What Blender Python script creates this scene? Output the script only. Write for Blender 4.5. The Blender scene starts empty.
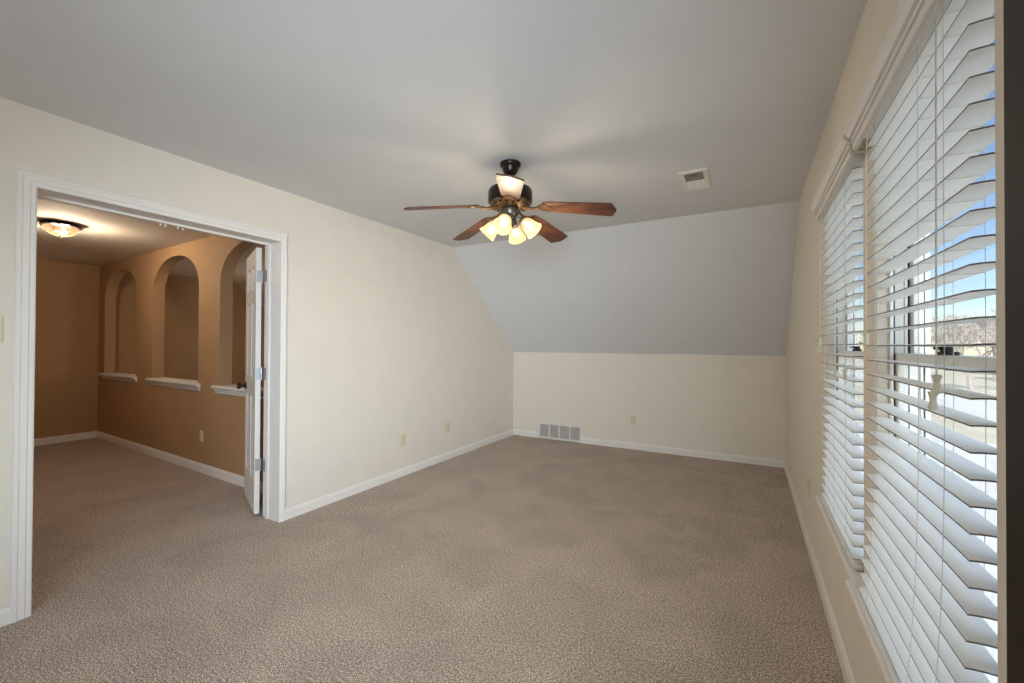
import bpy, bmesh, math, random
from mathutils import Vector, Matrix

C = bpy.context.scene.collection
PI = math.pi
random.seed(4)

# ------------------------------------------------------------------ numbers of the room
XL, XR = -3.012, 0.337          # inner faces of the door wall and of the window wall
YN, YF = -3.00, 5.416           # wall behind the camera, low wall at the far end
ZC, ZK, YS = 2.44, 1.203, 3.954  # ceiling, knee wall height, where the slope starts
LT = 0.185                       # thickness of the door wall
XH = -7.90                      # far wall of the hall
ZH = 2.385                      # hall ceiling
DY0, DY1, DZ = 0.655, 1.880, 2.058   # doorway
EYE = 1.3062

# ------------------------------------------------------------------ camera
def make_camera():
    f, yaw, pitch, roll = 423.4331, 0.5113, 0.0084, -0.0046
    c, s, cp, sp = math.cos(yaw), math.sin(yaw), math.cos(pitch), math.sin(pitch)
    F = Vector((-s*cp, c*cp, sp)); U = Vector((s*sp, -c*sp, cp)); R = Vector((c, s, 0))
    cr, sr = math.cos(roll), math.sin(roll)
    R, U = R*cr - U*sr, R*sr + U*cr
    cd = bpy.data.cameras.new('camera')
    cam = bpy.data.objects.new('camera', cd); C.objects.link(cam)
    m = Matrix((R, U, -F)).transposed().to_4x4(); m.translation = (0, 0, EYE)
    cam.matrix_world = m
    cd.sensor_fit = 'HORIZONTAL'; cd.sensor_width = 36.0
    cd.lens = f*36.0/1024.0; cd.clip_start = 0.02; cd.clip_end = 500
    bpy.context.scene.camera = cam
make_camera()

# ------------------------------------------------------------------ world, sun, exposure
def make_world():
    w = bpy.data.worlds.new('sky'); bpy.context.scene.world = w; w.use_nodes = True
    nt = w.node_tree; nt.nodes.clear()
    out = nt.nodes.new('ShaderNodeOutputWorld'); bg = nt.nodes.new('ShaderNodeBackground')
    sky = nt.nodes.new('ShaderNodeTexSky'); sky.sky_type = 'NISHITA'
    sky.sun_disc = False; sky.sun_elevation = math.radians(38); sky.sun_rotation = math.radians(250)
    sky.air_density = 1.0; sky.dust_density = 0.1; sky.ozone_density = 3.5
    bg.inputs['Strength'].default_value = 0.155
    nt.links.new(sky.outputs['Color'], bg.inputs['Color']); nt.links.new(bg.outputs['Background'], out.inputs['Surface'])
make_world()

def sun_light(name, energy, color, direction, angle):
    l = bpy.data.lights.new(name, 'SUN'); l.energy = energy; l.color = color; l.angle = math.radians(angle)
    o = bpy.data.objects.new(name, l); C.objects.link(o)
    o.rotation_euler = Vector(direction).to_track_quat('-Z', 'Y').to_euler()
    o.location = (6, 0, 8)
    return o
# broad hazy daylight on the window side of the house
sun_light('daylight_sun', 2.8, (0.80, 0.90, 1.0), (-1.0, 0.22, -0.34), 75)
# the sun itself stands beyond the near end of the house and lights the yard and the street
sun_light('afternoon_sun', 4.6, (1.0, 0.96, 0.90), (0.20, 0.70, -0.75), 1.0)

def window_fill(name, y0, y1, watts, color):
    """fill light added in an unseen window opening behind the viewpoint"""
    l = bpy.data.lights.new(name, 'AREA'); l.shape = 'RECTANGLE'; l.size = y1-y0; l.size_y = 1.45; l.energy = watts; l.color = color; l.spread = math.radians(84)
    o = bpy.data.objects.new(name, l); C.objects.link(o)
    o.location = (XR+0.13, (y0+y1)/2, 1.24)
    o.rotation_euler = Vector((-1, 1.75, -0.05)).to_track_quat('-Z', 'Y').to_euler()
window_fill('added_fill_light', -1.40, -0.35, 41.0, (0.80, 0.90, 1.0))  # area light added to brighten the room from the nearer unseen opening
window_fill('added_fill_light', -2.75, -1.70, 16.0, (0.80, 0.90, 1.0))  # weaker added fill from the farther unseen opening

vs = bpy.context.scene.view_settings
bpy.context.scene.display_settings.display_device = 'sRGB'
vs.view_transform = 'Standard'; vs.look = 'None'; vs.exposure = 0.28; vs.gamma = 1.0; vs.use_curve_mapping = False
cy = bpy.context.scene.cycles
cy.max_bounces = 10; cy.diffuse_bounces = 7; cy.transparent_max_bounces = 16
cy.sample_clamp_indirect = 6.0
cy.caustics_reflective = False; cy.caustics_refractive = False

# ------------------------------------------------------------------ materials
def lin(c):
    return tuple(((x/255)/12.92 if x/255 <= 0.04045 else (((x/255)+0.055)/1.055)**2.4) for x in c)

def new_mat(name):
    m = bpy.data.materials.new(name); m.use_nodes = True
    nt = m.node_tree; b = nt.nodes['Principled BSDF']
    return m, nt, b

def paint(name, rgb, rough=0.6, vary=0.04, scale=6.0, bump=0.02, bump_scale=220.0, metallic=0.0, spec=0.3):
    m, nt, b = new_mat(name)
    tc = nt.nodes.new('ShaderNodeTexCoord')
    n = nt.nodes.new('ShaderNodeTexNoise'); n.inputs['Scale'].default_value = scale; n.inputs['Detail'].default_value = 4
    nt.links.new(tc.outputs['Object'], n.inputs['Vector'])
    r = nt.nodes.new('ShaderNodeValToRGB')
    c = lin(rgb)
    r.color_ramp.elements[0].color = (*[x*(1-vary) for x in c], 1); r.color_ramp.elements[0].position = 0.3
    r.color_ramp.elements[1].color = (*[min(1, x*(1+vary)) for x in c], 1); r.color_ramp.elements[1].position = 0.7
    nt.links.new(n.outputs['Fac'], r.inputs['Fac']); nt.links.new(r.outputs['Color'], b.inputs['Base Color'])
    b.inputs['Roughness'].default_value = rough; b.inputs['Metallic'].default_value = metallic
    b.inputs['Specular IOR Level'].default_value = spec
    if bump:
        n2 = nt.nodes.new('ShaderNodeTexNoise'); n2.inputs['Scale'].default_value = bump_scale
        nt.links.new(tc.outputs['Object'], n2.inputs['Vector'])
        bp = nt.nodes.new('ShaderNodeBump'); bp.inputs['Strength'].default_value = bump; bp.inputs['Distance'].default_value = 0.002
        nt.links.new(n2.outputs['Fac'], bp.inputs['Height']); nt.links.new(bp.outputs['Normal'], b.inputs['Normal'])
    return m

def wood(name, dark, light, axis_scale=(3, 40, 40), rough=0.35, spec=0.5):
    m, nt, b = new_mat(name)
    tc = nt.nodes.new('ShaderNodeTexCoord'); mp = nt.nodes.new('ShaderNodeMapping'); mp.inputs['Scale'].default_value = axis_scale
    n = nt.nodes.new('ShaderNodeTexNoise'); n.inputs['Scale'].default_value = 1.0; n.inputs['Detail'].default_value = 6
    n.inputs['Distortion'].default_value = 1.2
    r = nt.nodes.new('ShaderNodeValToRGB')
    r.color_ramp.elements[0].color = (*lin(dark), 1); r.color_ramp.elements[0].position = 0.35
    r.color_ramp.elements[1].color = (*lin(light), 1); r.color_ramp.elements[1].position = 0.65
    nt.links.new(tc.outputs['Object'], mp.inputs['Vector']); nt.links.new(mp.outputs['Vector'], n.inputs['Vector'])
    nt.links.new(n.outputs['Fac'], r.inputs['Fac']); nt.links.new(r.outputs['Color'], b.inputs['Base Color'])
    b.inputs['Roughness'].default_value = rough; b.inputs['Specular IOR Level'].default_value = spec
    return m

def carpet_mat(name):
    m, nt, b = new_mat(name)
    tc = nt.nodes.new('ShaderNodeTexCoord')
    def noise(scale, detail, dist=0.0):
        n = nt.nodes.new('ShaderNodeTexNoise'); n.inputs['Scale'].default_value = scale; n.inputs['Detail'].default_value = detail
        n.inputs['Distortion'].default_value = dist
        nt.links.new(tc.outputs['Object'], n.inputs['Vector']); return n
    fine = noise(250, 2); patch = noise(2.6, 3, 0.8); tuft = noise(95, 3)
    r = nt.nodes.new('ShaderNodeValToRGB')
    e = r.color_ramp.elements
    e[0].position = 0.38; e[0].color = (*lin((74, 59, 50)), 1)
    e[1].position = 0.62; e[1].color = (*lin((240, 223, 206)), 1)
    k = e.new(0.5); k.color = (*lin((170, 152, 136)), 1)
    nt.links.new(fine.outputs['Fac'], r.inputs['Fac'])
    def mult(col, src, lo, hi, p0, p1):
        mr = nt.nodes.new('ShaderNodeMapRange'); mr.inputs['From Min'].default_value = p0; mr.inputs['From Max'].default_value = p1
        mr.inputs['To Min'].default_value = lo; mr.inputs['To Max'].default_value = hi
        nt.links.new(src.outputs['Fac'], mr.inputs['Value'])
        mx = nt.nodes.new('ShaderNodeVectorMath'); mx.operation = 'SCALE'
        nt.links.new(col, mx.inputs[0]); nt.links.new(mr.outputs['Result'], mx.inputs['Scale'])
        return mx.outputs[0]
    c = mult(r.outputs['Color'], patch, 0.91, 1.09, 0.35, 0.65)
    c = mult(c, tuft, 0.66, 1.34, 0.36, 0.64)
    nt.links.new(c, b.inputs['Base Color'])
    b.inputs['Roughness'].default_value = 1.0; b.inputs['Specular IOR Level'].default_value = 0.05
    b.inputs['Sheen Weight'].default_value = 0.15
    bp = nt.nodes.new('ShaderNodeBump'); bp.inputs['Strength'].default_value = 0.6; bp.inputs['Distance'].default_value = 0.006
    nt.links.new(fine.outputs['Fac'], bp.inputs['Height']); nt.links.new(bp.outputs['Normal'], b.inputs['Normal'])
    return m

def glass_mat(name):
    m = bpy.data.materials.new(name); m.use_nodes = True; nt = m.node_tree; nt.nodes.clear()
    out = nt.nodes.new('ShaderNodeOutputMaterial'); t = nt.nodes.new('ShaderNodeBsdfTransparent'); g = nt.nodes.new('ShaderNodeBsdfGlossy')
    t.inputs['Color'].default_value = (0.96, 0.97, 0.97, 1); g.inputs['Roughness'].default_value = 0.02
    lw = nt.nodes.new('ShaderNodeLayerWeight'); lw.inputs['Blend'].default_value = 0.5
    pw = nt.nodes.new('ShaderNodeMath'); pw.operation = 'POWER'; pw.inputs[1].default_value = 5.0
    fr = nt.nodes.new('ShaderNodeMath'); fr.operation = 'MULTIPLY_ADD'; fr.inputs[1].default_value = 0.45; fr.inputs[2].default_value = 0.025
    mx = nt.nodes.new('ShaderNodeMixShader')
    nt.links.new(lw.outputs['Facing'], pw.inputs[0]); nt.links.new(pw.outputs[0], fr.inputs[0])
    nt.links.new(fr.outputs[0], mx.inputs[0]); nt.links.new(t.outputs[0], mx.inputs[1]); nt.links.new(g.outputs[0], mx.inputs[2])
    nt.links.new(mx.outputs[0], out.inputs['Surface'])
    return m

def lamp_glass(name, rgb, strength, see=0.35, albedo=0.22):
    """lit frosted glass: partly lets the bulb's light straight through, glows itself"""
    m = bpy.data.materials.new(name); m.use_nodes = True; nt = m.node_tree; nt.nodes.clear()
    out = nt.nodes.new('ShaderNodeOutputMaterial')
    t = nt.nodes.new('ShaderNodeBsdfTransparent'); d = nt.nodes.new('ShaderNodeBsdfTranslucent'); df = nt.nodes.new('ShaderNodeBsdfDiffuse')
    em = nt.nodes.new('ShaderNodeEmission')
    tc = nt.nodes.new('ShaderNodeTexCoord'); n = nt.nodes.new('ShaderNodeTexNoise'); n.inputs['Scale'].default_value = 14; n.inputs['Distortion'].default_value = 2
    nt.links.new(tc.outputs['Object'], n.inputs['Vector'])
    r = nt.nodes.new('ShaderNodeValToRGB'); c = lin(rgb)
    r.color_ramp.elements[0].color = (c[0]*0.75, c[1]*0.6, c[2]*0.45, 1); r.color_ramp.elements[0].position = 0.3
    r.color_ramp.elements[1].color = (*c, 1); r.color_ramp.elements[1].position = 0.65
    nt.links.new(n.outputs['Fac'], r.inputs['Fac'])
    nt.links.new(r.outputs['Color'], em.inputs['Color']); em.inputs['Strength'].default_value = strength
    sc_ = nt.nodes.new('ShaderNodeVectorMath'); sc_.operation = 'SCALE'; sc_.inputs['Scale'].default_value = albedo
    nt.links.new(r.outputs['Color'], sc_.inputs[0])
    for s in (d, df): nt.links.new(sc_.outputs[0], s.inputs['Color'])
    a = nt.nodes.new('ShaderNodeMixShader'); a.inputs[0].default_value = 0.5
    nt.links.new(d.outputs[0], a.inputs[1]); nt.links.new(df.outputs[0], a.inputs[2])
    b2 = nt.nodes.new('ShaderNodeMixShader'); b2.inputs[0].default_value = see
    nt.links.new(a.outputs[0], b2.inputs[1]); nt.links.new(t.outputs[0], b2.inputs[2])
    ad = nt.nodes.new('ShaderNodeAddShader'); nt.links.new(b2.outputs[0], ad.inputs[0]); nt.links.new(em.outputs[0], ad.inputs[1])
    nt.links.new(ad.outputs[0], out.inputs['Surface'])
    return m

def glow(name, rgb, strength):
    m, nt, b = new_mat(name)
    b.inputs['Base Color'].default_value = (*lin(rgb), 1); b.inputs['Emission Color'].default_value = (*lin(rgb), 1)
    b.inputs['Emission Strength'].default_value = strength
    return m

M = {}
M['cream'] = paint('cream_wall_paint', (228, 220, 207), 0.7, 0.015)
M['ceiling'] = paint('white_ceiling_paint', (217, 218, 219), 0.85, 0.015)
M['tan'] = paint('tan_wall_paint', (176, 141, 104), 0.7, 0.03)
M['hall_white'] = paint('hall_ceiling_paint', (218, 208, 194), 0.85, 0.02)
M['trim'] = paint('white_trim_paint', (233, 229, 223), 0.4, 0.01, bump=0)
M['vinyl'] = paint('white_vinyl', (226, 224, 216), 0.35, 0.01, bump=0)
M['groove'] = paint('dark_rubber_gasket', (42, 40, 44), 0.6, 0.05, bump=0)
M['slat'] = paint('white_blind_slat', (238, 238, 235), 0.35, 0.01, bump=0)
M['slat_edge_shade'] = paint('shaded_slat_edge', (128, 122, 114), 0.5, 0.01, bump=0)  # shade of the backlit front and end edges, put into the colour
M['cord'] = paint('white_cord', (214, 212, 204), 0.8, 0.02, bump=0)
M['tassel'] = paint('ivory_plastic', (206, 200, 178), 0.4, 0.02, bump=0)
M['plate'] = paint('ivory_plate_plastic', (214, 208, 176), 0.4, 0.01, bump=0)
M['slot'] = paint('outlet_slot', (70, 66, 56), 0.6, 0.02, bump=0)
M['white_metal'] = paint('white_enamel', (228, 224, 216), 0.4, 0.01, bump=0)
M['grille_back'] = paint('grey_grille_backing', (150, 147, 142), 0.8, 0.03, bump=0)  # even grey sheet behind the louvers
M['louver'] = paint('grey_louver_enamel', (206, 203, 198), 0.5, 0.03, bump=0)
M['duct'] = paint('dark_duct', (112, 98, 76), 0.8, 0.05, bump=0)
M['bronze'] = paint('dark_bronze', (44, 34, 32), 0.32, 0.08, bump=0, metallic=0.6, spec=0.5)
M['brass'] = paint('antique_brass', (128, 98, 66), 0.35, 0.1, bump=0, metallic=0.8, spec=0.5)
M['pewter'] = paint('grey_pewter', (112, 104, 98), 0.35, 0.08, bump=0, metallic=0.8)
M['steel'] = paint('satin_steel', (186, 190, 194), 0.35, 0.04, bump=0, metallic=0.7)
M['blade'] = wood('cherry_blade_wood', (54, 30, 20), (116, 69, 44), (4, 46, 46), 0.45)
M['dark_wood'] = wood('dark_walnut_stain', (20, 11, 7), (40, 23, 14), (22, 22, 2.2), 0.45, 0.2)
M['carpet'] = carpet_mat('beige_carpet')
M['glass'] = glass_mat('window_glass')
M['shade'] = lamp_glass('amber_lamp_glass', (255, 224, 172), 0.40)
M['bowl'] = lamp_glass('alabaster_lamp_glass', (240, 202, 160), 0.22, albedo=0.035)
M['hall_bulb'] = glow('lit_hall_bulb', (255, 232, 190), 0.9)
M['bulb'] = glow('lit_bulb', (255, 244, 220), 6.0)
M['lawn'] = paint('dry_winter_lawn', (194, 186, 164), 0.95, 0.15, 0.6, bump=0)
M['street'] = paint('pale_concrete', (206, 203, 198), 0.9, 0.06, 0.8, bump=0)
M['bark'] = paint('grey_bark', (186, 174, 166), 0.9, 0.12, 3, bump=0)
M['siding'] = paint('exterior_siding', (214, 206, 190), 0.7, 0.03, bump=0)

# ------------------------------------------------------------------ mesh helpers
def obj(name, bm, mats, parent=None, smooth=False, bevel=0.0):
    bmesh.ops.recalc_face_normals(bm, faces=bm.faces)
    me = bpy.data.meshes.new(name); bm.to_mesh(me); bm.free()
    for m in (mats if isinstance(mats, (list, tuple)) else [mats]): me.materials.append(m)
    o = bpy.data.objects.new(name, me); C.objects.link(o)
    if smooth:
        for p in me.polygons: p.use_smooth = True
        try: me.set_sharp_from_angle(angle=math.radians(38))
        except Exception: pass
    if bevel:
        b = o.modifiers.new('bevel', 'BEVEL'); b.width = bevel; b.segments = 2; b.limit_method = 'ANGLE'
    if parent is not None:
        o.parent = parent
        o.matrix_parent_inverse = Matrix.Identity(4)
    return o

def tag(o, label=None, cat=None, group=None, kind=None):
    if label: o['label'] = label
    if cat: o['category'] = cat
    if group: o['group'] = group
    if kind: o['kind'] = kind
    return o

def thing(name, loc, label, cat, group=None, kind=None, rot=(0, 0, 0)):
    o = bpy.data.objects.new(name, None); C.objects.link(o); o.location = loc; o.rotation_euler = rot
    o.empty_display_size = 0.1
    return tag(o, label, cat, group, kind)

def struct(name, bm, mats, label, cat, smooth=False, bevel=0.0):
    return tag(obj(name, bm, mats, None, smooth, bevel), label, cat, None, 'structure')

def copy_tree(o, parent=None):
    c = o.copy(); C.objects.link(c)
    if parent is not None: c.parent = parent
    for ch in list(o.children): copy_tree(ch, c)
    return c

def box(bm, x0, x1, y0, y1, z0, z1, mi=0, xf=None):
    pts = [(x, y, z) for x in (x0, x1) for y in (y0, y1) for z in (z0, z1)]
    vs_ = [bm.verts.new((xf @ Vector(p)) if xf else p) for p in pts]
    fs = []
    for q in ((0, 1, 3, 2), (4, 6, 7, 5), (0, 4, 5, 1), (2, 3, 7, 6), (0, 2, 6, 4), (1, 5, 7, 3)):
        f = bm.faces.new([vs_[i] for i in q]); f.material_index = mi; fs.append(f)
    return fs

def prism(bm, poly, fn, a, b, mi=0, mi_a=None, mi_b=None):
    """polygon in (p, q) pushed from a to b; fn(p, q, t) gives the point"""
    va = [bm.verts.new(fn(p, q, a)) for p, q in poly]; vb = [bm.verts.new(fn(p, q, b)) for p, q in poly]
    n = len(poly)
    fa = bm.faces.new(va); fb = bm.faces.new(vb[::-1])
    fa.material_index = mi if mi_a is None else mi_a; fb.material_index = mi if mi_b is None else mi_b
    for i in range(n):
        f = bm.faces.new((va[i], vb[i], vb[(i+1) % n], va[(i+1) % n])); f.material_index = mi

def lathe(bm, prof, segs=32, xf=None, closed=False, mi=0):
    rings = []
    for r, z in prof:
        if r < 1e-6:
            v = bm.verts.new((xf @ Vector((0, 0, z))) if xf else (0, 0, z)); rings.append([v])
        else:
            ring = []
            for i in range(segs):
                a = 2*PI*i/segs; p = Vector((r*math.cos(a), r*math.sin(a), z))
                ring.append(bm.verts.new((xf @ p) if xf else p))
            rings.append(ring)
    pairs = list(zip(rings, rings[1:])) + ([(rings[-1], rings[0])] if closed else [])
    for A, B in pairs:
        for i in range(segs):
            j = (i+1) % segs
            if len(A) == 1 and len(B) == 1: continue
            if len(A) == 1: f = bm.faces.new((A[0], B[i], B[j]))
            elif len(B) == 1: f = bm.faces.new((A[i], B[0], A[j]))
            else: f = bm.faces.new((A[i], B[i], B[j], A[j]))
            f.material_index = mi

def tube(bm, pts, radii, segs=8, caps=True, mi=0):
    pts = [Vector(p) for p in pts]
    if not isinstance(radii, (list, tuple)): radii = [radii]*len(pts)
    rings = []; up = None
    for i, p in enumerate(pts):
        d = (pts[min(i+1, len(pts)-1)] - pts[max(i-1, 0)]).normalized()
        if up is None:
            up = Vector((0, 0, 1)) if abs(d.z) < 0.9 else Vector((1, 0, 0))
        a = d.cross(up).normalized(); b = a.cross(d).normalized(); up = b
        rings.append([bm.verts.new(p + (a*math.cos(2*PI*k/segs) + b*math.sin(2*PI*k/segs))*radii[i]) for k in range(segs)])
    for A, B in zip(rings, rings[1:]):
        for k in range(segs):
            f = bm.faces.new((A[k], A[(k+1) % segs], B[(k+1) % segs], B[k])); f.material_index = mi
    if caps:
        for R in (rings[0][::-1], rings[-1]):
            f = bm.faces.new(R); f.material_index = mi

YZ = lambda p, q, t: (t, p, q)      # polygon in the (Y, Z) plane pushed along X
XZ = lambda p, q, t: (p, t, q)
XY = lambda p, q, t: (p, q, t)

# ================================================================== the setting: main room
bm = bmesh.new()
box(bm, XH-0.1, XR+0.16, YN-0.1, YF+0.1, -0.12, 0.0)
struct('floor', bm, M['carpet'], 'speckled beige carpet running through the doorway into the hall', 'floor')

bm = bmesh.new()
box(bm, XL-LT, XR+0.16, YN-0.1, YS, ZC, ZC+0.12)
struct('ceiling', bm, M['ceiling'], 'flat white ceiling above the ceiling fan', 'ceiling')

bm = bmesh.new()
prism(bm, [(YS, ZC), (YF+0.0, ZK), (YF+0.1, ZK), (YF+0.1, ZK+0.14), (YS+0.06, ZC+0.12), (YS, ZC+0.12)], YZ, XL, XR)
struct('ceiling_slope', bm, M['ceiling'], 'sloped white attic ceiling above the low far wall', 'ceiling')

bm = bmesh.new()
prism(bm, [(YN-0.1, 0), (DY0-0.012, 0), (DY0-0.012, DZ+0.012), (DY1+0.012, DZ+0.012), (DY1+0.012, 0), (YF+0.1, 0), (YF+0.1, ZK+0.14), (YS+0.06, ZC+0.0), (YN-0.1, ZC)],
      YZ, XL-LT, XL, mi=0, mi_a=1, mi_b=0)
struct('wall_left', bm, [M['cream'], M['tan']], 'cream wall holding the wide cased doorway', 'wall')

bm = bmesh.new()
box(bm, XL, XR, YF, YF+0.1, 0, ZK)
struct('wall_far', bm, M['cream'], 'low cream knee wall under the sloped ceiling', 'wall')

# window openings (y0, y1, z0, z1) in the right wall
W1 = (0.950, 1.662, 0.515, 1.985)
W2 = (1.836, 2.606, 0.515, 1.985)
W3 = (-1.40, -0.35, 0.515, 1.985)  # opening added behind the viewpoint for fill light
W4 = (-2.75, -1.70, 0.515, 1.985)  # second unseen opening, also added for fill light
bm = bmesh.new()
WT = 0.115
ys = [YN-0.1, W4[0], W4[1], W3[0], W3[1], W1[0], W1[1], W2[0], W2[1], YS]
for i in range(len(ys)-1):
    y0, y1 = ys[i], ys[i+1]
    if i in (1, 3, 5, 7):
        prism(bm, [(y0, 0), (y1, 0), (y1, 0.515), (y0, 0.515)], YZ, XR, XR+WT, 0, 0, 1)
        prism(bm, [(y0, 1.985), (y1, 1.985), (y1, ZC), (y0, ZC)], YZ, XR, XR+WT, 0, 0, 1)
    else:
        prism(bm, [(y0, 0), (y1, 0), (y1, ZC), (y0, ZC)], YZ, XR, XR+WT, 0, 0, 1)
prism(bm, [(YS, 0), (YF+0.1, 0), (YF+0.1, ZK+0.14), (YS, ZC)], YZ, XR, XR+WT, 0, 0, 1)
struct('wall_right', bm, [M['cream'], M['siding']], 'cream wall around the two blind covered windows', 'wall')

bm = bmesh.new()
box(bm, XL, XR, YN-0.1, YN, 0, ZC)
struct('wall_near', bm, M['cream'], 'cream wall behind the viewpoint', 'wall')

# baseboards: a stepped profile pushed along each wall
BB = [(0, 0), (0.014, 0), (0.014, 0.058), (0.009, 0.070), (0.006, 0.078), (0, 0.080)]
def baseboard(name, a, b, n, label, mat='trim', h=1.0):
    """a, b floor points; n = direction out of the wall"""
    a, b, n = Vector((*a, 0)), Vector((*b, 0)), Vector((*n, 0)).normalized()
    bm = bmesh.new()
    for P in (a, b): pass
    va = [bm.verts.new(a + n*p + Vector((0, 0, q*h))) for p, q in BB]; vb = [bm.verts.new(b + n*p + Vector((0, 0, q*h))) for p, q in BB]
    bm.faces.new(va); bm.faces.new(vb[::-1])
    for i in range(len(BB)):
        j = (i+1) % len(BB); bm.faces.new((va[i], vb[i], vb[j], va[j]))
    return struct(name, bm, M[mat], label, 'baseboard')
CW = 0.066      # casing width
baseboard('baseboard_left', (XL, DY1+CW*0.58), (XL, YF), (1, 0), 'white baseboard along the cream wall right of the doorway')
baseboard('baseboard_left', (XL, YN), (XL, DY0-CW), (1, 0), 'white baseboard left of the doorway at the photo edge')
GX0, GX1 = -2.603, -1.957
baseboard('baseboard_far', (XL+0.014, YF), (GX0, YF), (0, -1), 'short white baseboard between the corner and the return grille')
baseboard('baseboard_far', (GX1, YF), (XR-0.014, YF), (0, -1), 'white baseboard along the low wall right of the return grille')
baseboard('baseboard_right', (XR, YN), (XR, YF), (-1, 0), 'white baseboard below the windows')
baseboard('baseboard_near', (XL+0.014, YN), (XR-0.014, YN), (0, 1), 'white baseboard behind the viewpoint')

# ------------------------------------------------------------------ doorway: casing, jamb, leaf
PROF = [(0.0, 0.0), (0.0, 0.010), (0.006, 0.013), (0.020, 0.013), (0.024, 0.017), (0.046, 0.017), (0.050, 0.021), (0.062, 0.021), (0.066, 0.016), (0.066, 0.0)]
def casing(name, x, sgn, label):
    bm = bmesh.new(); rows = []
    for o, d in PROF:
        X = x + sgn*d
        rows.append([bm.verts.new(p) for p in ((X, DY0-o, 0), (X, DY0-o, DZ+o), (X, DY1+o*0.58, DZ+o), (X, DY1+o*0.58, 0))])
    for A, B in zip(rows, rows[1:]+rows[:1]):
        for k in range(3): bm.faces.new((A[k], A[k+1], B[k+1], B[k]))
    for k in (0, 3): bm.faces.new([r[k] for r in rows])
    return struct(name, bm, M['trim'], label, 'door casing')
casing('trim_1', XL, 1, 'white moulded casing framing the wide doorway on the room side')
casing('trim_2', XL-LT, -1, 'white moulded casing framing the wide doorway on the hall side')

jamb = thing('trim_3', (XL-LT/2, (DY0+DY1)/2, 0), 'white door jamb lining the doorway with two catches overhead', 'door jamb', kind='structure')
jl = jamb.location
def jbox(bm, x0, x1, y0, y1, z0, z1): box(bm, x0-jl.x, x1-jl.x, y0-jl.y, y1-jl.y, z0, z1)
bm = bmesh.new()
jbox(bm, XL-LT, XL, DY0-0.012, DY0, 0, DZ+0.012); jbox(bm, XL-LT, XL, DY1, DY1+0.012, 0, DZ+0.012); jbox(bm, XL-LT, XL, DY0, DY1, DZ, DZ+0.012)
obj('jamb', bm, M['trim'], jamb)
bm = bmesh.new(); SX0, SX1 = XL-0.150, XL-0.120
jbox(bm, SX0, SX1, DY0, DY0+0.012, 0, DZ); jbox(bm, SX0, SX1, DY1-0.012, DY1, 0, DZ); jbox(bm, SX0, SX1, DY0+0.012, DY1-0.012, DZ-0.014, DZ)
obj('door_stop', bm, M['trim'], jamb, bevel=0.002)
for yc in (1.226, 1.318):
    bm = bmesh.new()
    jbox(bm, XL-0.180, XL-0.152, yc-0.028, yc+0.028, DZ-0.003, DZ)
    for dy in (-0.012, 0.012):
        lathe(bm, [(0, -0.022), (0.0035, -0.021), (0.006, -0.017), (0.006, 0), (0, 0)], 12, Matrix.Translation((XL-0.166-jl.x, yc+dy-jl.y, DZ-0.003)))
    obj('ball_catch', bm, M['white_metal'], jamb, smooth=True)

# the open leaf: built closed along local +x from its hinge edge, then swung
LA = Vector((-0.925, 0.38, 0)).normalized()
leaf = thing('door_1', (-3.262, 1.846, 0.02), 'narrow white panelled door leaf swung open into the hall', 'door', kind='structure',
             rot=(0, 0, math.atan2(LA.y, LA.x)))
LW, LH, LTK = 0.585, 2.018, 0.035
bm = bmesh.new()
# local: x along the leaf, y thickness (visible face is on +y), z up
stile, mull = 0.095, 0.08
cols = [(stile, LW/2-mull/2), (LW/2+mull/2, LW-stile)]
rowz = [(0.24, 0.88), (1.02, 1.62), (1.72, 1.90)]
xs = sorted({0, LW, *[v for c in cols for v in c]}); zs = sorted({0, LH, *[v for r in rowz for v in r]})
def is_panel(x0, x1, z0, z1): return any(abs(x0-c[0]) < 1e-6 and abs(x1-c[1]) < 1e-6 for c in cols) and any(abs(z0-r[0]) < 1e-6 and abs(z1-r[1]) < 1e-6 for r in rowz)
for side in (0, 1):
    yb = 0.0 if side == 0 else -LTK; s = -1 if side == 0 else 1
    for x0, x1 in zip(xs, xs[1:]):
        for z0, z1 in zip(zs, zs[1:]):
            if not is_panel(x0, x1, z0, z1):
                bm.faces.new([bm.verts.new(p) for p in ((x0, yb, z0), (x1, yb, z0), (x1, yb, z1), (x0, yb, z1))]); continue
            loops = []
            for ins, dep in ((0, 0), (0.014, 0.009), (0.030, 0.009), (0.050, 0.002)):
                loops.append([bm.verts.new(p) for p in ((x0+ins, yb+s*dep, z0+ins), (x1-ins, yb+s*dep, z0+ins), (x1-ins, yb+s*dep, z1-ins), (x0+ins, yb+s*dep, z1-ins))])
            for A, B in zip(loops, loops[1:]):
                for k in range(4): bm.faces.new((A[k], A[(k+1) % 4], B[(k+1) % 4], B[k]))
            bm.faces.new(loops[-1])
for x in (0, LW): bm.faces.new([bm.verts.new(p) for p in ((x, 0, 0), (x, -LTK, 0), (x, -LTK, LH), (x, 0, LH))])
for z in (0, LH): bm.faces.new([bm.verts.new(p) for p in ((0, 0, z), (LW, 0, z), (LW, -LTK, z), (0, -LTK, z))])
bmesh.ops.remove_doubles(bm, verts=bm.verts, dist=1e-5)
obj('door_panel', bm, M['trim'], leaf)
for zc in (0.37, 1.06, 1.80):
    bm = bmesh.new()
    box(bm, -0.0025, 0.0, -LTK+0.003, -0.004, zc-0.045, zc+0.045)
    tube(bm, [(-0.006, -LTK-0.004, zc-0.047), (-0.006, -LTK-0.004, zc+0.047)], 0.006, 10)
    obj('hinge', bm, M['steel'], leaf, smooth=True)
bm = bmesh.new()
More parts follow.
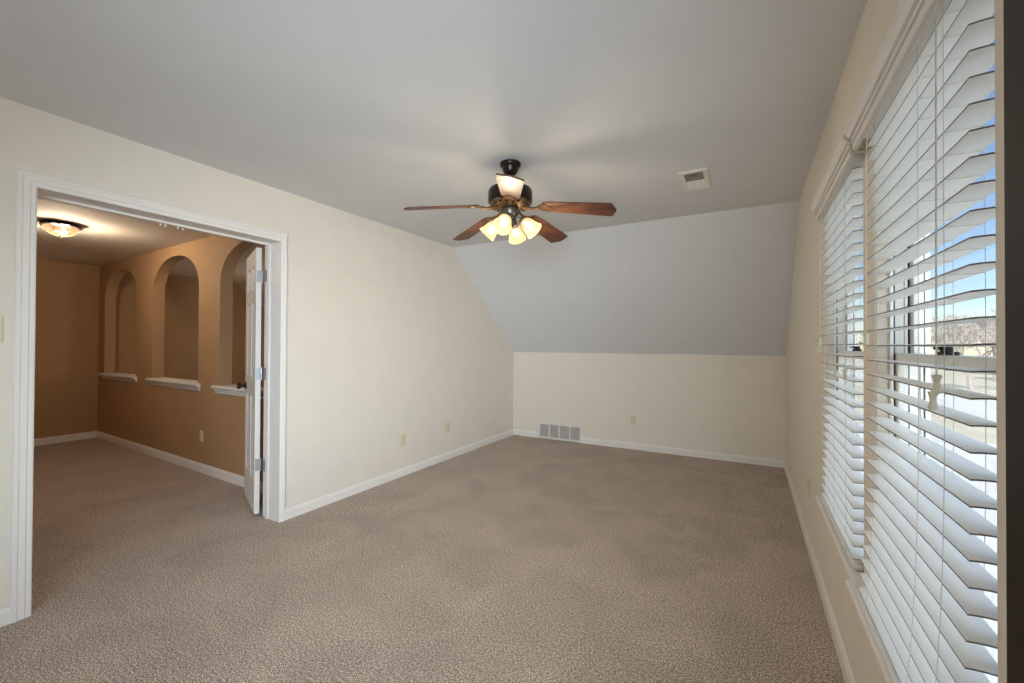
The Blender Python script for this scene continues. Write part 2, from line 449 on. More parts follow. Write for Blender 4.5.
for s, y0 in ((1, 0.0), (-1, -LTK)):
    xf = Matrix.Translation((LW-0.06, y0, 0.93)) @ Matrix.Rotation(-s*PI/2, 4, 'X')
    lathe(bm, [(0, 0), (0.031, 0), (0.031, 0.006), (0.012, 0.012), (0.011, 0.034), (0.022, 0.040), (0.028, 0.052), (0.024, 0.064), (0, 0.068)], 20, xf)
obj('door_knob', bm, M['bronze'], leaf, smooth=True)['label'] = 'dark bronze knob'

# hinge plates left on the jamb side
for zc in (0.39, 1.08, 1.82):
    bm = bmesh.new(); box(bm, XL-LT-0.012-jl.x, XL-LT+0.034-jl.x, DY1-0.003-jl.y, DY1-jl.y, zc-0.045, zc+0.045)
    obj('hinge_plate', bm, M['steel'], jamb)

# ================================================================== hall and stairwell
HM, HC = -0.03366, 2.0594                # the arched wall runs along y = HM x + HC
hd = Vector((-1, -HM, 0)).normalized(); hn = Vector((hd.y, -hd.x, 0))   # hn points behind the wall
if hn.y < 0: hn = -hn
H0 = Vector((XL-LT, HM*(XL-LT)+HC, 0))
def hp(s, z, t): return H0 + hd*s + hn*t + Vector((0, 0, z))            # s from the door wall towards the far wall
SEND = (XL-LT-XH)/abs(hd.x)
def sx(x): return (XL-LT-x)/abs(hd.x)
ARCH = [(-7.675, -6.590, 'far'), (-6.103, -4.958, 'middle'), (-4.518, -3.380, 'near')]
TH = 0.115
bm = bmesh.new()
edges = [0.0]
for x0, x1, _ in reversed(ARCH): edges += [sx(x1), sx(x0)]
edges.append(SEND)
for i in range(len(edges)-1):
    s0, s1 = edges[i], edges[i+1]
    if i % 2 == 0:
        prism(bm, [(s0, 0), (s1, 0), (s1, ZH), (s0, ZH)], hp, 0, TH)
    else:
        prism(bm, [(s0, 0), (s1, 0), (s1, 0.872), (s0, 0.872)], hp, 0, TH)
        n = 28; mid, hw = (s0+s1)/2, (s1-s0)/2; spr, rise = 1.90, 0.375
        pts = []
        for k in range(n+1):
            a = PI - PI*k/n; pts.append((mid+hw*math.cos(a), spr+rise*(max(0, math.sin(a))**0.92)))
        pts[0] = (s0, spr); pts[-1] = (s1, spr)
        for (a0, z0), (a1, z1) in zip(pts, pts[1:]):
            prism(bm, [(a0, z0), (a1, z1), (a1, ZH), (a0, ZH)], hp, 0, TH)
bmesh.ops.remove_doubles(bm, verts=bm.verts, dist=1e-5)
struct('wall_hall_arched', bm, M['tan'], 'tan hall wall pierced by three arched openings', 'wall')

for (x0, x1, which), nm in zip(ARCH, ('trim_4', 'trim_5', 'trim_6')):
    s0, s1 = sx(x1), sx(x0)
    bm = bmesh.new()
    prism(bm, [(s0, 0.872), (s1, 0.872), (s1, 0.900), (s0, 0.900)], hp, -0.002, TH+0.02)
    pr = [(0.0, 0.824), (-0.012, 0.824), (-0.012, 0.842), (-0.020, 0.852), (-0.020, 0.862), (-0.040, 0.872), (-0.046, 0.880), (-0.046, 0.894), (-0.040, 0.900), (0.0, 0.900)]
    e = 0.055
    va = [bm.verts.new(hp(s0-e, z, t)) for t, z in pr]; vb = [bm.verts.new(hp(s1+e, z, t)) for t, z in pr]
    bm.faces.new(va); bm.faces.new(vb[::-1])
    for i in range(len(pr)): bm.faces.new((va[i], vb[i], vb[(i+1) % len(pr)], va[(i+1) % len(pr)]))
    struct(nm, bm, M['trim'], {'far': 'white moulded ledge in the arch nearest the hall corner', 'middle': 'white moulded ledge in the middle arched opening',
                               'near': 'white moulded ledge in the arch partly behind the door leaf'}[which], 'ledge')

HYN = -0.9
bm = bmesh.new()
box(bm, XH-0.1, XH, HYN, YF+0.1, 0, ZH+0.1)
struct('wall_hall_far', bm, M['tan'], 'tan wall closing the far end of the hall', 'wall')
bm = bmesh.new()
box(bm, XH, XL-LT, HYN-0.1, HYN, 0, ZH+0.1)
struct('wall_hall_near', bm, M['tan'], 'tan hall wall opposite the arches', 'wall')
bm = bmesh.new()
box(bm, XH-0.1, XL-LT, HYN-0.1, 4.09, ZH, ZH+0.1)
struct('ceiling_hall', bm, M['hall_white'], 'white hall ceiling carrying the flush lamp', 'ceiling')
bm = bmesh.new()
prism(bm, [(4.09, ZH), (YF+0.1, 1.27), (YF+0.1, 1.40), (4.09, ZH+0.1)], YZ, XH, XL-LT)
struct('ceiling_stairwell', bm, M['hall_white'], 'sloped white ceiling seen through the arches', 'ceiling')
bm = bmesh.new()
box(bm, XH, XL-LT, YF, YF+0.1, 0, 1.35)
struct('wall_stairwell', bm, M['tan'], 'tan low wall of the space behind the arches', 'wall')

n2 = -hn
a = hp(0, 0, 0); b = hp(SEND, 0, 0)
baseboard('baseboard_hall', (a.x, a.y), (b.x, b.y), (n2.x, n2.y), 'white baseboard under the arched openings', h=1.12)
baseboard('baseboard_hall_far', (XH, HYN), (XH, b.y-0.014), (1, 0), 'white baseboard at the far end of the hall', h=1.12)

# hall flush lamp
lamp = thing('ceiling_light', (-5.41, 1.330, ZH), 'round bronze rimmed flush ceiling lamp glowing in the hall', 'ceiling light')
lamp.scale = (0.93, 0.93, 0.97)
bm = bmesh.new()
lathe(bm, [(0, 0), (0.115, 0), (0.136, -0.010), (0.146, -0.022), (0.144, -0.032), (0.126, -0.036), (0.122, -0.030), (0, -0.030)], 40)
obj('rim', bm, M['bronze'], lamp, smooth=True)
bm = bmesh.new()
lathe(bm, [(0.124, -0.034), (0.121, -0.055), (0.107, -0.083), (0.077, -0.106), (0.041, -0.118), (0.0, -0.122)], 40)
obj('glass_bowl', bm, M['bowl'], lamp, smooth=True)
bm = bmesh.new()
lathe(bm, [(0, -0.119), (0.013, -0.121), (0.011, -0.127), (0.006, -0.130), (0.008, -0.135), (0.0, -0.140)], 16)
obj('finial', bm, M['bronze'], lamp, smooth=True)
for dx, dy in ((-0.05, 0.03), (0.05, -0.03)):
    bm = bmesh.new()
    lathe(bm, [(0, -0.036), (0.012, -0.036), (0.014, -0.05), (0.028, -0.068), (0.024, -0.088), (0, -0.096)], 14, Matrix.Translation((dx, dy, 0)))
    obj('bulb', bm, M['hall_bulb'], lamp, smooth=True)
def point(name, parent, loc, energy, color, radius):
    l = bpy.data.lights.new(name, 'POINT'); l.energy = energy; l.color = color; l.shadow_soft_size = radius
    o = bpy.data.objects.new(name, l); C.objects.link(o); o.parent = parent; o.location = loc
    return o
HALL_W = 74.0
point('hall_lamp_light', lamp, (0, 0, -0.09), HALL_W, (1.0, 0.83, 0.63), 0.06)

sl = bpy.data.lights.new('stairwell_fill_light', 'POINT'); sl.energy = 12.0; sl.color = (1.0, 0.90, 0.78); sl.shadow_soft_size = 0.15  # unseen light added to brighten the space behind the arches, no fixture
so = bpy.data.objects.new('stairwell_fill_light', sl); C.objects.link(so); so.location = (-6.1, 4.2, 1.3)

# ================================================================== ceiling fan
fan = thing('ceiling_fan', (-1.302, 2.29, ZC), 'five blade wooden ceiling fan with four lit glass shades', 'ceiling fan')
bm = bmesh.new()
lathe(bm, [(0, 0), (0.064, 0), (0.066, -0.010), (0.062, -0.020), (0.051, -0.029), (0.046, -0.052), (0.036, -0.068), (0.024, -0.076), (0, -0.078)], 32)
obj('canopy', bm, M['bronze'], fan, smooth=True)
bm = bmesh.new()
lathe(bm, [(0, -0.07), (0.0135, -0.07), (0.0135, -0.150), (0.03, -0.155), (0.03, -0.172), (0, -0.172)], 20)
obj('downrod', bm, M['bronze'], fan, smooth=True)
bm = bmesh.new()
lathe(bm, [(0, -0.150), (0.05, -0.150), (0.10, -0.155), (0.130, -0.166), (0.138, -0.180), (0.138, -0.240), (0.134, -0.252), (0.126, -0.256)], 40)
lathe(bm, [(0.126, -0.256), (0.118, -0.268), (0.090, -0.276), (0.060, -0.280), (0.0, -0.280)], 40, mi=1)
for k in range(20):      # cooling slots around the housing rim
    a = 2*PI*k/20
    xf = Matrix.Rotation(a, 4, 'Z')
    box(bm, 0.112, 0.1195, -0.008, 0.008, -0.2745, -0.266, 0, xf)
obj('motor_housing', bm, [M['bronze'], M['brass']], fan, smooth=True)
bm = bmesh.new()
lathe(bm, [(0, -0.278), (0.040, -0.278), (0.052, -0.288), (0.054, -0.318), (0.046, -0.330), (0.036, -0.338), (0.036, -0.366), (0.046, -0.372), (0.046, -0.384), (0.030, -0.396), (0.014, -0.404), (0.010, -0.418), (0, -0.422)], 28)
obj('light_fitter', bm, M['pewter'], fan, smooth=True)

def blade_outline():
    L0, L1 = 0.205, 0.650
    half = [(L0, 0.030), (L0+0.012, 0.047), (L0+0.035, 0.054), (L0+0.15, 0.060), (L1-0.060, 0.070), (L1-0.026, 0.070), (L1-0.024, 0.069), (L1, 0.004)]
    return half + [(x, -y) for x, y in reversed(half)]
BZ0, BZ1 = -0.288, -0.352          # blade height at its root and at its tip
droop = math.atan2(BZ0-BZ1, 0.445)
proto = None
bm = bmesh.new()
xfB = Matrix.Translation((0.2, 0, BZ0)) @ Matrix.Rotation(droop, 4, 'Y') @ Matrix.Rotation(math.radians(-12), 4, 'X') @ Matrix.Translation((-0.2, 0, 0))
poly = blade_outline()
prism(bm, poly, lambda p, q, t: xfB @ Vector((p, q, t)), -0.0045, 0.0045)
blade_me = obj('blade', bm, M['blade'], fan, bevel=0.0012)
blade_me.rotation_euler = (0, -0.02, math.radians(-60.5))
# the cast bracket that holds it
bm = bmesh.new()
def iron_part(b, pl, z0, z1): prism(b, pl, lambda p, q, t: xfB @ Vector((p, q, t)), z0, z1)
iron_part(bm, [(0.178, -0.014), (0.200, -0.030), (0.222, -0.038), (0.240, -0.034), (0.236, -0.018), (0.262, -0.012), (0.275, 0.0),
               (0.262, 0.012), (0.236, 0.018), (0.240, 0.034), (0.222, 0.038), (0.200, 0.030), (0.178, 0.014)], -0.0105, -0.0047)
for px_, py_ in ((0.226, -0.028), (0.226, 0.028), (0.258, 0.0)):
    lathe(bm, [(0, -0.0145), (0.004, -0.0135), (0.0055, -0.010), (0, -0.010)], 10, xfB @ Matrix.Translation((px_, py_, 0)))
e0 = xfB @ Vector((0.188, 0, -0.008))
tube(bm, [(0.085, 0, -0.284), (0.115, 0, -0.290), (0.150, 0, -0.297), tuple(e0)], [0.011, 0.010, 0.009, 0.010], 10)
iron = obj('blade_iron', bm, M['brass'], blade_me, smooth=True)
for k in range(1, 5):
    c = copy_tree(blade_me, fan); c.rotation_euler = (0, 0, math.radians(-60.5+72*k))

SHADE_AZ = (-78, 12, 102, 192)
TILT = math.radians(46)
FAN_W = 5.0
arm0 = None
for k, az in enumerate(SHADE_AZ):
    if k == 0:
        # local frame: x outwards, before turning to its azimuth
        bm = bmesh.new()
        tube(bm, [(0.040, 0, -0.352), (0.060, 0, -0.346), (0.074, 0, -0.350), (0.078, 0, -0.362)], [0.008, 0.008, 0.008, 0.008], 10)
        ax = Matrix.Translation((0.074, 0, -0.356)) @ Matrix.Rotation(PI-TILT, 4, 'Y')    # +z of ax points out and down
        lathe(bm, [(0, -0.004), (0.018, -0.002), (0.026, 0.008), (0.026, 0.022), (0, 0.022)], 20, ax)
        arm0 = obj('lamp_arm', bm, M['pewter'], fan, smooth=True)
        bm = bmesh.new()
        lathe(bm, [(0.022, 0.014), (0.031, 0.022), (0.039, 0.036), (0.043, 0.055), (0.047, 0.078), (0.053, 0.100), (0.059, 0.116),
                   (0.057, 0.117), (0.051, 0.101), (0.045, 0.079), (0.041, 0.056), (0.037, 0.038), (0.029, 0.025), (0.020, 0.017)], 28, ax, closed=True)
        sh = obj('lamp_shade', bm, M['shade'], arm0, smooth=True)
        bm = bmesh.new()
        lathe(bm, [(0, 0.020), (0.012, 0.020), (0.013, 0.036), (0.022, 0.054), (0.026, 0.068), (0.023, 0.082), (0.012, 0.092), (0, 0.095)], 18, ax)
        obj('bulb', bm, M['bulb'], arm0, smooth=True)
        mouth = ax @ Vector((0, 0, 0.118))
        arm = arm0
    else:
        arm = copy_tree(arm0, fan)
    arm.rotation_euler.z = math.radians(az)
    ml = Matrix.Rotation(math.radians(az), 4, 'Z') @ mouth
    point('fan_bulb_light', fan, ml, FAN_W, (1.0, 0.85, 0.62), 0.05)

# ================================================================== registers, outlets, switch
# return grille low on the far wall
gr = thing('return_grille', (0.5*(GX0+GX1), YF, 0), 'white return air grille of four louvered panels low on the far wall', 'air grille')
gw = GX1-GX0; gh = 0.232
bm = bmesh.new()
fr = 0.030; mb = 0.020
def gbox(b, x0, x1, z0, z1, y0, y1): box(b, x0, x1, y0, y1, z0, z1)
gbox(bm, -gw/2, gw/2, 0.002, fr, -0.014, 0); gbox(bm, -gw/2, gw/2, gh-fr, gh, -0.014, 0)
gbox(bm, -gw/2, -gw/2+fr, fr, gh-fr, -0.014, 0); gbox(bm, gw/2-fr, gw/2, fr, gh-fr, -0.014, 0)
inner = gw-2*fr; pw = (inner-3*mb)/4
for k in range(3):
    x = -gw/2+fr+pw*(k+1)+mb*k; gbox(bm, x, x+mb, fr, gh-fr, -0.012, 0)
obj('frame', bm, M['white_metal'], gr, bevel=0.002)
for k in range(4):
    bm = bmesh.new(); x = -gw/2+fr+(pw+mb)*k
    nl = 14
    for j in range(nl):
        z = fr+(gh-2*fr)*(j+0.5)/nl
        xf = Matrix.Translation((x+pw/2, -0.005, z)) @ Matrix.Rotation(math.radians(38), 4, 'X')
        box(bm, -pw/2, pw/2, -0.0055, 0.0055, -0.0006, 0.0006, 0, xf)
    box(bm, x, x+pw, -0.0012, -0.0004, fr, gh-fr, 1)
    obj('louver_panel', bm, [M['louver'], M['grille_back']], gr)

# ceiling register
cv = thing('ceiling_vent', (-0.322, 3.125, ZC), 'white rectangular air register set in the ceiling right of the fan', 'air vent')
bm = bmesh.new()
ox, oy, ix, iy, ld = 0.088, 0.185, 0.058, 0.150, 0.010
for (x0, x1, y0, y1) in ((-ox, ox, -oy, -iy), (-ox, ox, iy, oy), (-ox, -ix, -iy, iy), (ix, ox, -iy, iy)):
    box(bm, x0, x1, y0, y1, -ld, 0)
obj('frame', bm, M['white_metal'], cv, bevel=0.003)
bm = bmesh.new(); box(bm, -ix, ix, -iy, iy, -0.0015, -0.0003)
obj('backing', bm, M['duct'], cv)
bm = bmesh.new()
for k in range(14):
    y = -iy + 2*iy*(k+0.5)/14; q = 0.8 if k < 7 else 1.35
    t = math.radians(20 if k < 7 else -25)
    box(bm, -ix, ix, -0.0075*q, 0.0075*q, -0.0006, 0.0006, 0, Matrix.Translation((0, y, -0.0065)) @ Matrix.Rotation(t, 4, 'X'))
box(bm, -ix, ix, -0.003, 0.003, -0.0105, -0.003)
obj('louvers', bm, M['white_metal'], cv)

def outlet(loc, rotz, label, mat=None):
    """plate in the local xz plane, front towards local -y"""
    o = thing('outlet', loc, label, 'outlet', rot=(0, 0, rotz))
    bm = bmesh.new(); box(bm, -0.035, 0.035, -0.006, 0, -0.057, 0.057)
    obj('cover_plate', bm, mat or M['plate'], o, bevel=0.002)
    for z in (-0.0205, 0.0205):
        bm = bmesh.new()
        prism(bm, [(-0.0165, z-0.010), (-0.011, z-0.0145), (0.011, z-0.0145), (0.0165, z-0.010), (0.0165, z+0.010), (0.011, z+0.0145), (-0.011, z+0.0145), (-0.0165, z+0.010)], XZ, -0.0085, -0.006)
        f = obj('receptacle', bm, mat or M['plate'], o)
        bm = bmesh.new()
        for xx in (-0.006, 0.006): box(bm, xx-0.0011, xx+0.0011, -0.0089, -0.0084, z-0.001, z+0.0075)
        lathe(bm, [(0, 0), (0.0024, 0), (0.0024, 0.0005), (0, 0.0005)], 10, Matrix.Translation((0, -0.0084, z-0.0075)) @ Matrix.Rotation(PI/2, 4, 'X'))
        obj('slots', bm, M['slot'], f)
    bm = bmesh.new(); lathe(bm, [(0, 0), (0.003, 0), (0.0025, 0.001), (0, 0.0013)], 12, Matrix.Translation((0, -0.006, 0)) @ Matrix.Rotation(PI/2, 4, 'X'))
    obj('screw', bm, mat or M['plate'], o)
    return o
outlet((XL, 3.158, 0.355), PI/2, 'ivory outlet on the cream door wall, nearer the doorway')
outlet((XL, 3.870, 0.358), PI/2, 'ivory outlet on the cream door wall, nearer the far corner')
outlet((-1.277, YF, 0.368), 0, 'ivory outlet on the low far wall right of the grille')
outlet((XR, 3.335, 0.400), -PI/2, 'ivory outlet on the window wall beyond the far window')
ho = hp(sx(-4.860), 0.365, 0)
outlet(tuple(ho), math.atan2(hd.y, hd.x)+PI, 'ivory outlet on the tan wall below the arches')

sw = thing('light_switch', (XL, 0.520, 1.367), 'ivory light switch plate left of the doorway at the photo edge', 'light switch', rot=(0, 0, PI/2))
bm = bmesh.new(); box(bm, -0.035, 0.035, -0.006, 0, -0.058, 0.058); obj('cover_plate', bm, M['plate'], sw, bevel=0.002)
bm = bmesh.new(); box(bm, -0.005, 0.005, -0.016, -0.006, -0.004, 0.012); box(bm, -0.006, 0.006, -0.0075, -0.006, -0.013, 0.013); obj('toggle', bm, M['plate'], sw, bevel=0.001)

# ================================================================== windows
def window(name, W, stool, label, mid=0.5*(0.95+1.66)):
    y0, y1, z0, z1 = W
    r = thing(name, (XR, (y0+y1)/2, z0), label, 'window', kind='structure')
    L = r.location
    def B(b, xa, xb, ya, yb, za, zb, mi=0): box(b, xa-L.x, xb-L.x, ya-L.y, yb-L.y, za-L.z, zb-L.z, mi)
    xi, xo = XR+0.027, XR+0.115
    # frame with tracks: each jamb is a comb of light vinyl ribs and dark gaskets
    bm = bmesh.new()
    for s in (0, 1):
        e0 = y0 if s == 0 else y1; d = 1 if s == 0 else -1
        def J(xa, xb, dep, mi): ya, yb = sorted((e0, e0+d*dep)); B(bm, xa, xb, ya, yb, z0, z1, mi)
        J(xi, xi+0.007, 0.020, 0); J(xi+0.007, xi+0.012, 0.012, 1); J(xi+0.012, xi+0.034, 0.006, 0)
        J(xi+0.034, xi+0.040, 0.014, 0); J(xi+0.040, xi+0.046, 0.006, 1); J(xi+0.046, xi+0.068, 0.006, 0)
        J(xi+0.068, xi+0.073, 0.016, 0); J(xi+0.073, xi+0.077, 0.010, 1); J(xi+0.077, xo, 0.018, 0)
    B(bm, xi, xo, y0+0.026, y1-0.026, z1-0.022, z1); B(bm, xi, xo, y0+0.026, y1-0.026, z0, z0+0.024)
    obj('window_frame', bm, [M['vinyl'], M['groove']], r)
    zm = 1.288                                     # meeting rail
    for nm, xa, xb, za, zb in (('lower_sash', xi+0.012, xi+0.034, z0+0.024, zm), ('upper_sash', xi+0.046, xi+0.068, zm-0.030, z1-0.022)):
        bm = bmesh.new(); w_ = 0.034; ya, yb = y0+0.008, y1-0.008
        B(bm, xa, xb, ya, ya+w_, za, zb); B(bm, xa, xb, yb-w_, yb, za, zb)
        B(bm, xa, xb, ya+w_, yb-w_, zb-(0.030 if nm == 'lower_sash' else 0.034), zb); B(bm, xa, xb, ya+w_, yb-w_, za, za+(0.042 if nm == 'lower_sash' else 0.028))
        s = obj(nm, bm, M['vinyl'], r, bevel=0.002)
        bm = bmesh.new()
        t = 0.034 if nm == 'upper_sash' else 0.030; bt = 0.042 if nm == 'lower_sash' else 0.028
        xm = (xa+xb)/2
        B(bm, xm-0.002, xm+0.002, ya+w_, yb-w_, za+bt, zb-t)
        obj('pane', bm, M['glass'], s)
    # cam lock on the meeting rail
    bm = bmesh.new(); yc = (y0+y1)/2
    B(bm, xi+0.012, xi+0.033, yc-0.034, yc+0.034, zm, zm+0.008)
    B(bm, xi+0.014, xi+0.031, yc-0.012, yc+0.018, zm+0.008, zm+0.020)
    B(bm, xi+0.002, xi+0.022, yc+0.000, yc+0.012, zm+0.012, zm+0.019)
    obj('sash_lock', bm, M['groove'], r, bevel=0.002)
    # stool (inner sill) with horns and apron
    sy0, sy1, sfx = stool
    bm = bmesh.new()
    zt = 0.538
    pr = [(xi, zt-0.020), (sfx+0.004, zt-0.020), (sfx, zt-0.014), (sfx, zt-0.004), (sfx+0.004, zt), (xi, zt)]
    def st(p, q, t): return (p-L.x, t-L.y, q-L.z)
    prism(bm, [(p, q) for p, q in pr], st, y0, y1)
    pr2 = [(min(p, XR), q) for p, q in pr]
    prism(bm, pr2, st, sy0, y0); prism(bm, pr2, st, y1, sy1)
    obj('stool', bm, M['trim'], r)
    return r
window('window_1', W1, (0.88, 1.766, 0.276), 'nearer white double hung window behind the nearer blind')
window('window_2', W2, (1.769, 2.665, 0.295), 'farther white double hung window behind the farther blind')
window('added_window_3', W3, (-1.48, -0.27, 0.300), 'unseen white double hung window added for fill light just behind the viewpoint')  # this and the next window are added to frame the fill lights
window('added_window_4', W4, (-2.83, -1.62, 0.300), 'unseen white double hung window added for fill light farthest behind the viewpoint')

# ------------------------------------------------------------------ blinds
PITCH = 0.0433
def blind(name, y0, y1, label, bend, tassels, ladders, zoff=0.0):
    XF, XB = 0.310, 0.360
    r = thing(name, (XR, (y0+y1)/2, 1.98), label, 'window blind', 'white slatted blinds in the two windows')
    L = r.location
    def P(x, y, z): return (x-L.x, y-L.y, z-L.z)
    def shift(z): return -bend*max(0, (1.35-z)/0.75)**3.2
    bm = bmesh.new()
    for k in range(-19, 13):
        z = 1.396+zoff+PITCH*k; dx = shift(z)
        # gently crowned slat
        cs = [(XF, 0.0), (XF+0.012, 0.0012), (XF+0.025, 0.0017), (XF+0.038, 0.0012), (XB, 0.0)]
        poly = [(x+dx, z+h+0.0014) for x, h in cs] + [(x+dx, z+h-0.0014) for x, h in reversed(cs)]
        n0 = len(bm.faces)
        prism(bm, poly, lambda p, q, t: P(p, t, q), y0, y1, 0, 1, 1)
        bm.faces.ensure_lookup_table(); bm.faces[n0+2+9].material_index = 1       # the narrow front edge, its backlit shade painted in
    obj('slats', bm, [M['slat'], M['slat_edge_shade']], r)
    zb = 1.396+zoff+PITCH*(-19)-0.026; dx = shift(zb)
    bm = bmesh.new()
    prism(bm, [(XF+dx, zb-0.008), (XB+dx, zb-0.008), (XB+dx, zb+0.006), (XB-0.004+dx, zb+0.009), (XF+0.004+dx, zb+0.009), (XF+dx, zb+0.006)], lambda p, q, t: P(p, t, q), y0, y1)
    obj('bottom_rail', bm, M['slat'], r)
    bm = bmesh.new()
    prism(bm, [(0.304, 1.940), (XB+0.002, 1.940), (XB+0.002, 1.983), (0.304, 1.983)], lambda p, q, t: P(p, t, q), y0, y1)
    obj('headrail', bm, M['slat'], r)
    for yl in ladders:
        bm = bmesh.new()
        zs_ = [1.94-0.0866*i for i in range(17)]
        zs_ = [z for z in zs_ if z > zb]+[zb]
        for xx in (XF-0.0015, XB+0.0015):
            tube(bm, [P(xx+shift(z), yl, z) for z in zs_], 0.0007, 5)
        for k in range(-19, 13):
            z = 1.396+zoff+PITCH*k-0.0022; d2 = shift(z)
            tube(bm, [P(XF-0.0015+d2, yl, z), P(XB+0.0015+d2, yl, z)], 0.0005, 4)
        obj('ladder_cord', bm, M['cord'], r)
    for (yt, zt, n) in tassels:
        bm = bmesh.new(); xx = 0.2975
        for j in range(n):
            dy = 0.004*j
            tube(bm, [P(xx+0.007, yt+dy, 1.945), P(xx+0.001, yt+dy, 1.90), P(xx, yt+dy, zt-0.048*j)], 0.0009, 6)
        c = obj('pull_cord', bm, M['cord'], r)
        for j in range(n):
            bm = bmesh.new()
            lathe(bm, [(0, 0.002), (0.0070, 0.0), (0.0076, -0.003), (0.0058, -0.007), (0.0046, -0.014), (0.0058, -0.022), (0.0074, -0.028), (0.0064, -0.033), (0, -0.034)], 16,
                  Matrix.Translation(P(xx-0.004*j, yt+0.004*j, zt-0.031*j)))
            obj('tassel', bm, M['tassel'], c, smooth=True)
    return r
b1 = blind('window_blind', 0.956, 1.650, 'nearer white slatted blind, cut by the right photo edge', 0.020, [(1.052, 1.255, 2), (1.585, 1.345, 1)], (1.055, 1.190, 1.540), 0.0)
b2 = blind('window_blind', 1.846, 2.590, 'farther white slatted blind, next to the wall corner', 0.0, [(1.905, 1.225, 1), (2.085, 1.215, 1), (2.520, 1.345, 2)], (1.960, 2.215, 2.470), 0.005)

# crown valance over both blinds, in two lengths joined by a clip
VP_ = [(0.304, 1.944), (0.294, 1.944), (0.291, 1.950), (0.291, 1.962), (0.297, 1.963), (0.297, 1.966), (0.287, 1.967), (0.287, 1.978), (0.293, 1.979), (0.293, 1.982), (0.281, 1.984), (0.280, 1.986), (0.274, 1.998), (0.270, 2.002), (0.270, 2.014), (0.276, 2.018), (0.304, 2.018)]
def valance(par, y0, y1, ret0, ret1):
    L = par.location
    bm = bmesh.new()
    prism(bm, VP_, lambda p, q, t: (p-L.x, t-L.y, q-L.z), y0, y1)
    for flag, ya, yb in ((ret0, y0, y0+0.012), (ret1, y1-0.012, y1)):
        if flag: box(bm, 0.304-L.x, XR-L.x, ya-L.y, yb-L.y, 1.948-L.z, 2.016-L.z)
    return obj('valance', bm, M['trim'], par)
v1 = valance(b1, 0.905, 1.745, True, False)
valance(b2, 1.747, 2.615, False, True)
bm = bmesh.new(); L = b1.location
def vb(x0, x1, ya, yb, za, zb): box(bm, x0-L.x, x1-L.x, ya-L.y, yb-L.y, za-L.z, zb-L.z)
cl = [(0.268, 2.000), (0.278, 1.985), (0.285, 1.977), (0.285, 1.965), (0.289, 1.960), (0.289, 1.9405), (0.330, 1.9375), (0.330, 1.9345), (0.287, 1.937), (0.287, 1.959), (0.283, 1.964), (0.283, 1.976), (0.276, 1.984), (0.266, 1.999)]
prism(bm, cl, lambda p, q, t: (p-L.x, t-L.y, q-L.z), 1.738, 1.754)
obj('valance_clip', bm, M['tassel'], b1, bevel=0.001)['label'] = 'ivory plastic valance clip'

# ------------------------------------------------------------------ dark door leaf folded back at the near end of the window wall
dk = thing('door_2', (0.307, 0.03, 0.02), 'dark stained wooden door leaf at the right photo edge beside the blinds', 'door', kind='structure')
bm = bmesh.new()
box(bm, -0.0175, 0.0175, 0.0, 0.766, 0.0, 2.02)
obj('door_panel', bm, M['dark_wood'], dk, bevel=0.003)
bm = bmesh.new()
xf = Matrix.Translation((-0.0175, 0.06, 0.95)) @ Matrix.Rotation(-PI/2, 4, 'Y')
lathe(bm, [(0, 0), (0.031, 0), (0.031, 0.006), (0.012, 0.012), (0.011, 0.034), (0.022, 0.040), (0.028, 0.052), (0.024, 0.064), (0, 0.068)], 20, xf)
obj('door_knob', bm, M['bronze'], dk, smooth=True)

# ================================================================== outside
GZ = -3.0
bm = bmesh.new(); box(bm, 0.6, 260, -60, 320, GZ-0.2, GZ)
tag(struct('ground', bm, M['lawn'], 'pale dry lawn below the windows', 'lawn'))
bm = bmesh.new(); box(bm, 0.7, 8.5, 2.0, 30, GZ, GZ+0.02); box(bm, 8.5, 12.0, 18, 27, GZ, GZ+0.02)
struct('driveway', bm, M['street'], 'pale concrete driveway below the windows', 'driveway')
bm = bmesh.new(); box(bm, 12.0, 19.0, -60, 140, GZ, GZ+0.03)
struct('street', bm, M['street'], 'pale street running past the lawn outside', 'street')

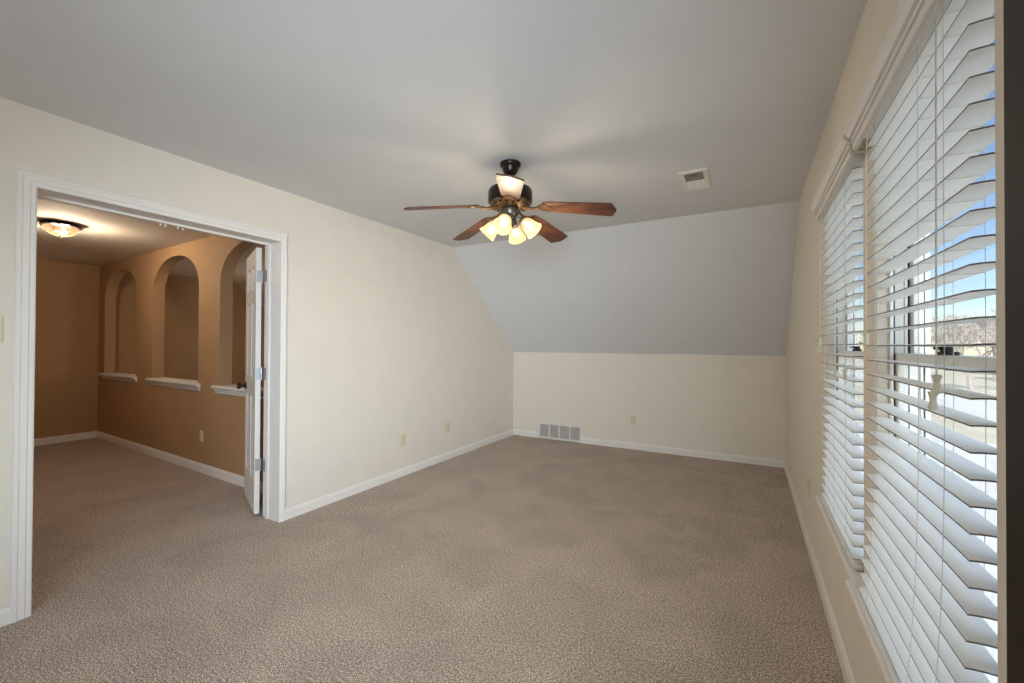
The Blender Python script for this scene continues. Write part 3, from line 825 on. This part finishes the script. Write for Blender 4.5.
def bare_tree(loc, h, seed, label):
    rnd = random.Random(seed)
    r = thing('bare_tree', loc, label, 'tree', 'bare trees across the street')
    tb, bb = bmesh.new(), bmesh.new()
    def grow(b, p, d, ln, rad, lvl):
        q = p + d*ln*0.5 + Vector((rnd.uniform(-1, 1), rnd.uniform(-1, 1), 0))*ln*0.05; e = p + d*ln
        tube(b, [p, q, e], [rad, rad*0.85, rad*0.65], 5 if lvl < 2 else 3, caps=False)
        if lvl >= 7: return
        n = rnd.choice((3, 3, 4)) if lvl < 3 else rnd.choice((2, 2, 3))
        for k in range(n):
            ax = Vector((rnd.uniform(-1, 1), rnd.uniform(-1, 1), rnd.uniform(-0.2, 0.5))).normalized()
            nd = (d*0.9 + ax*rnd.uniform(0.5, 1.0) + Vector((0, 0, 0.08))).normalized()
            grow(bb, p + d*ln*rnd.uniform(0.7, 1.0), nd, ln*rnd.uniform(0.66, 0.85), max(0.024, rad*rnd.uniform(0.5, 0.65)), lvl+1)
    grow(tb, Vector((0, 0, 0)), Vector((0, 0, 1)), h*0.20, h*0.022, 0)
    obj('trunk', tb, M['bark'], r); obj('branches', bb, M['bark'], r)
    return r
TREES = [((19.5, 60, GZ), 11.5, 1, 'bare tree across the street, largest crown in the near window'),
         ((14.2, 66, GZ), 11.0, 2, 'bare tree across the street, beside the window frame'),
         ((27, 76, GZ), 13.5, 3, 'bare tree across the street, at the right window edge'),
         ((20.5, 94, GZ), 15.5, 5, 'bare tree across the street, behind the largest crown'),
         ((33, 93, GZ), 17.0, 8, 'bare tree across the street, behind the tree at the right window edge'),
         ((30, 116, GZ), 18.5, 9, 'bare tree across the street, farthest one in the middle')]
built = [bare_tree(p_, h_, sd_, lb_) for p_, h_, sd_, lb_ in TREES]
rnd = random.Random(11)
for k in range(9):
    c = copy_tree(built[k % 6]); y = 150 + 28*(k % 3)
    c.location = (y*(0.235 + 0.025*k), y, GZ); c.rotation_euler.z = rnd.uniform(0, 6.28); c.scale = (0.82, 0.82, rnd.uniform(0.95, 1.15))
    c['label'] = 'small distant bare tree in the hazy row along the horizon'; c['group'] = 'distant bare trees along the horizon'
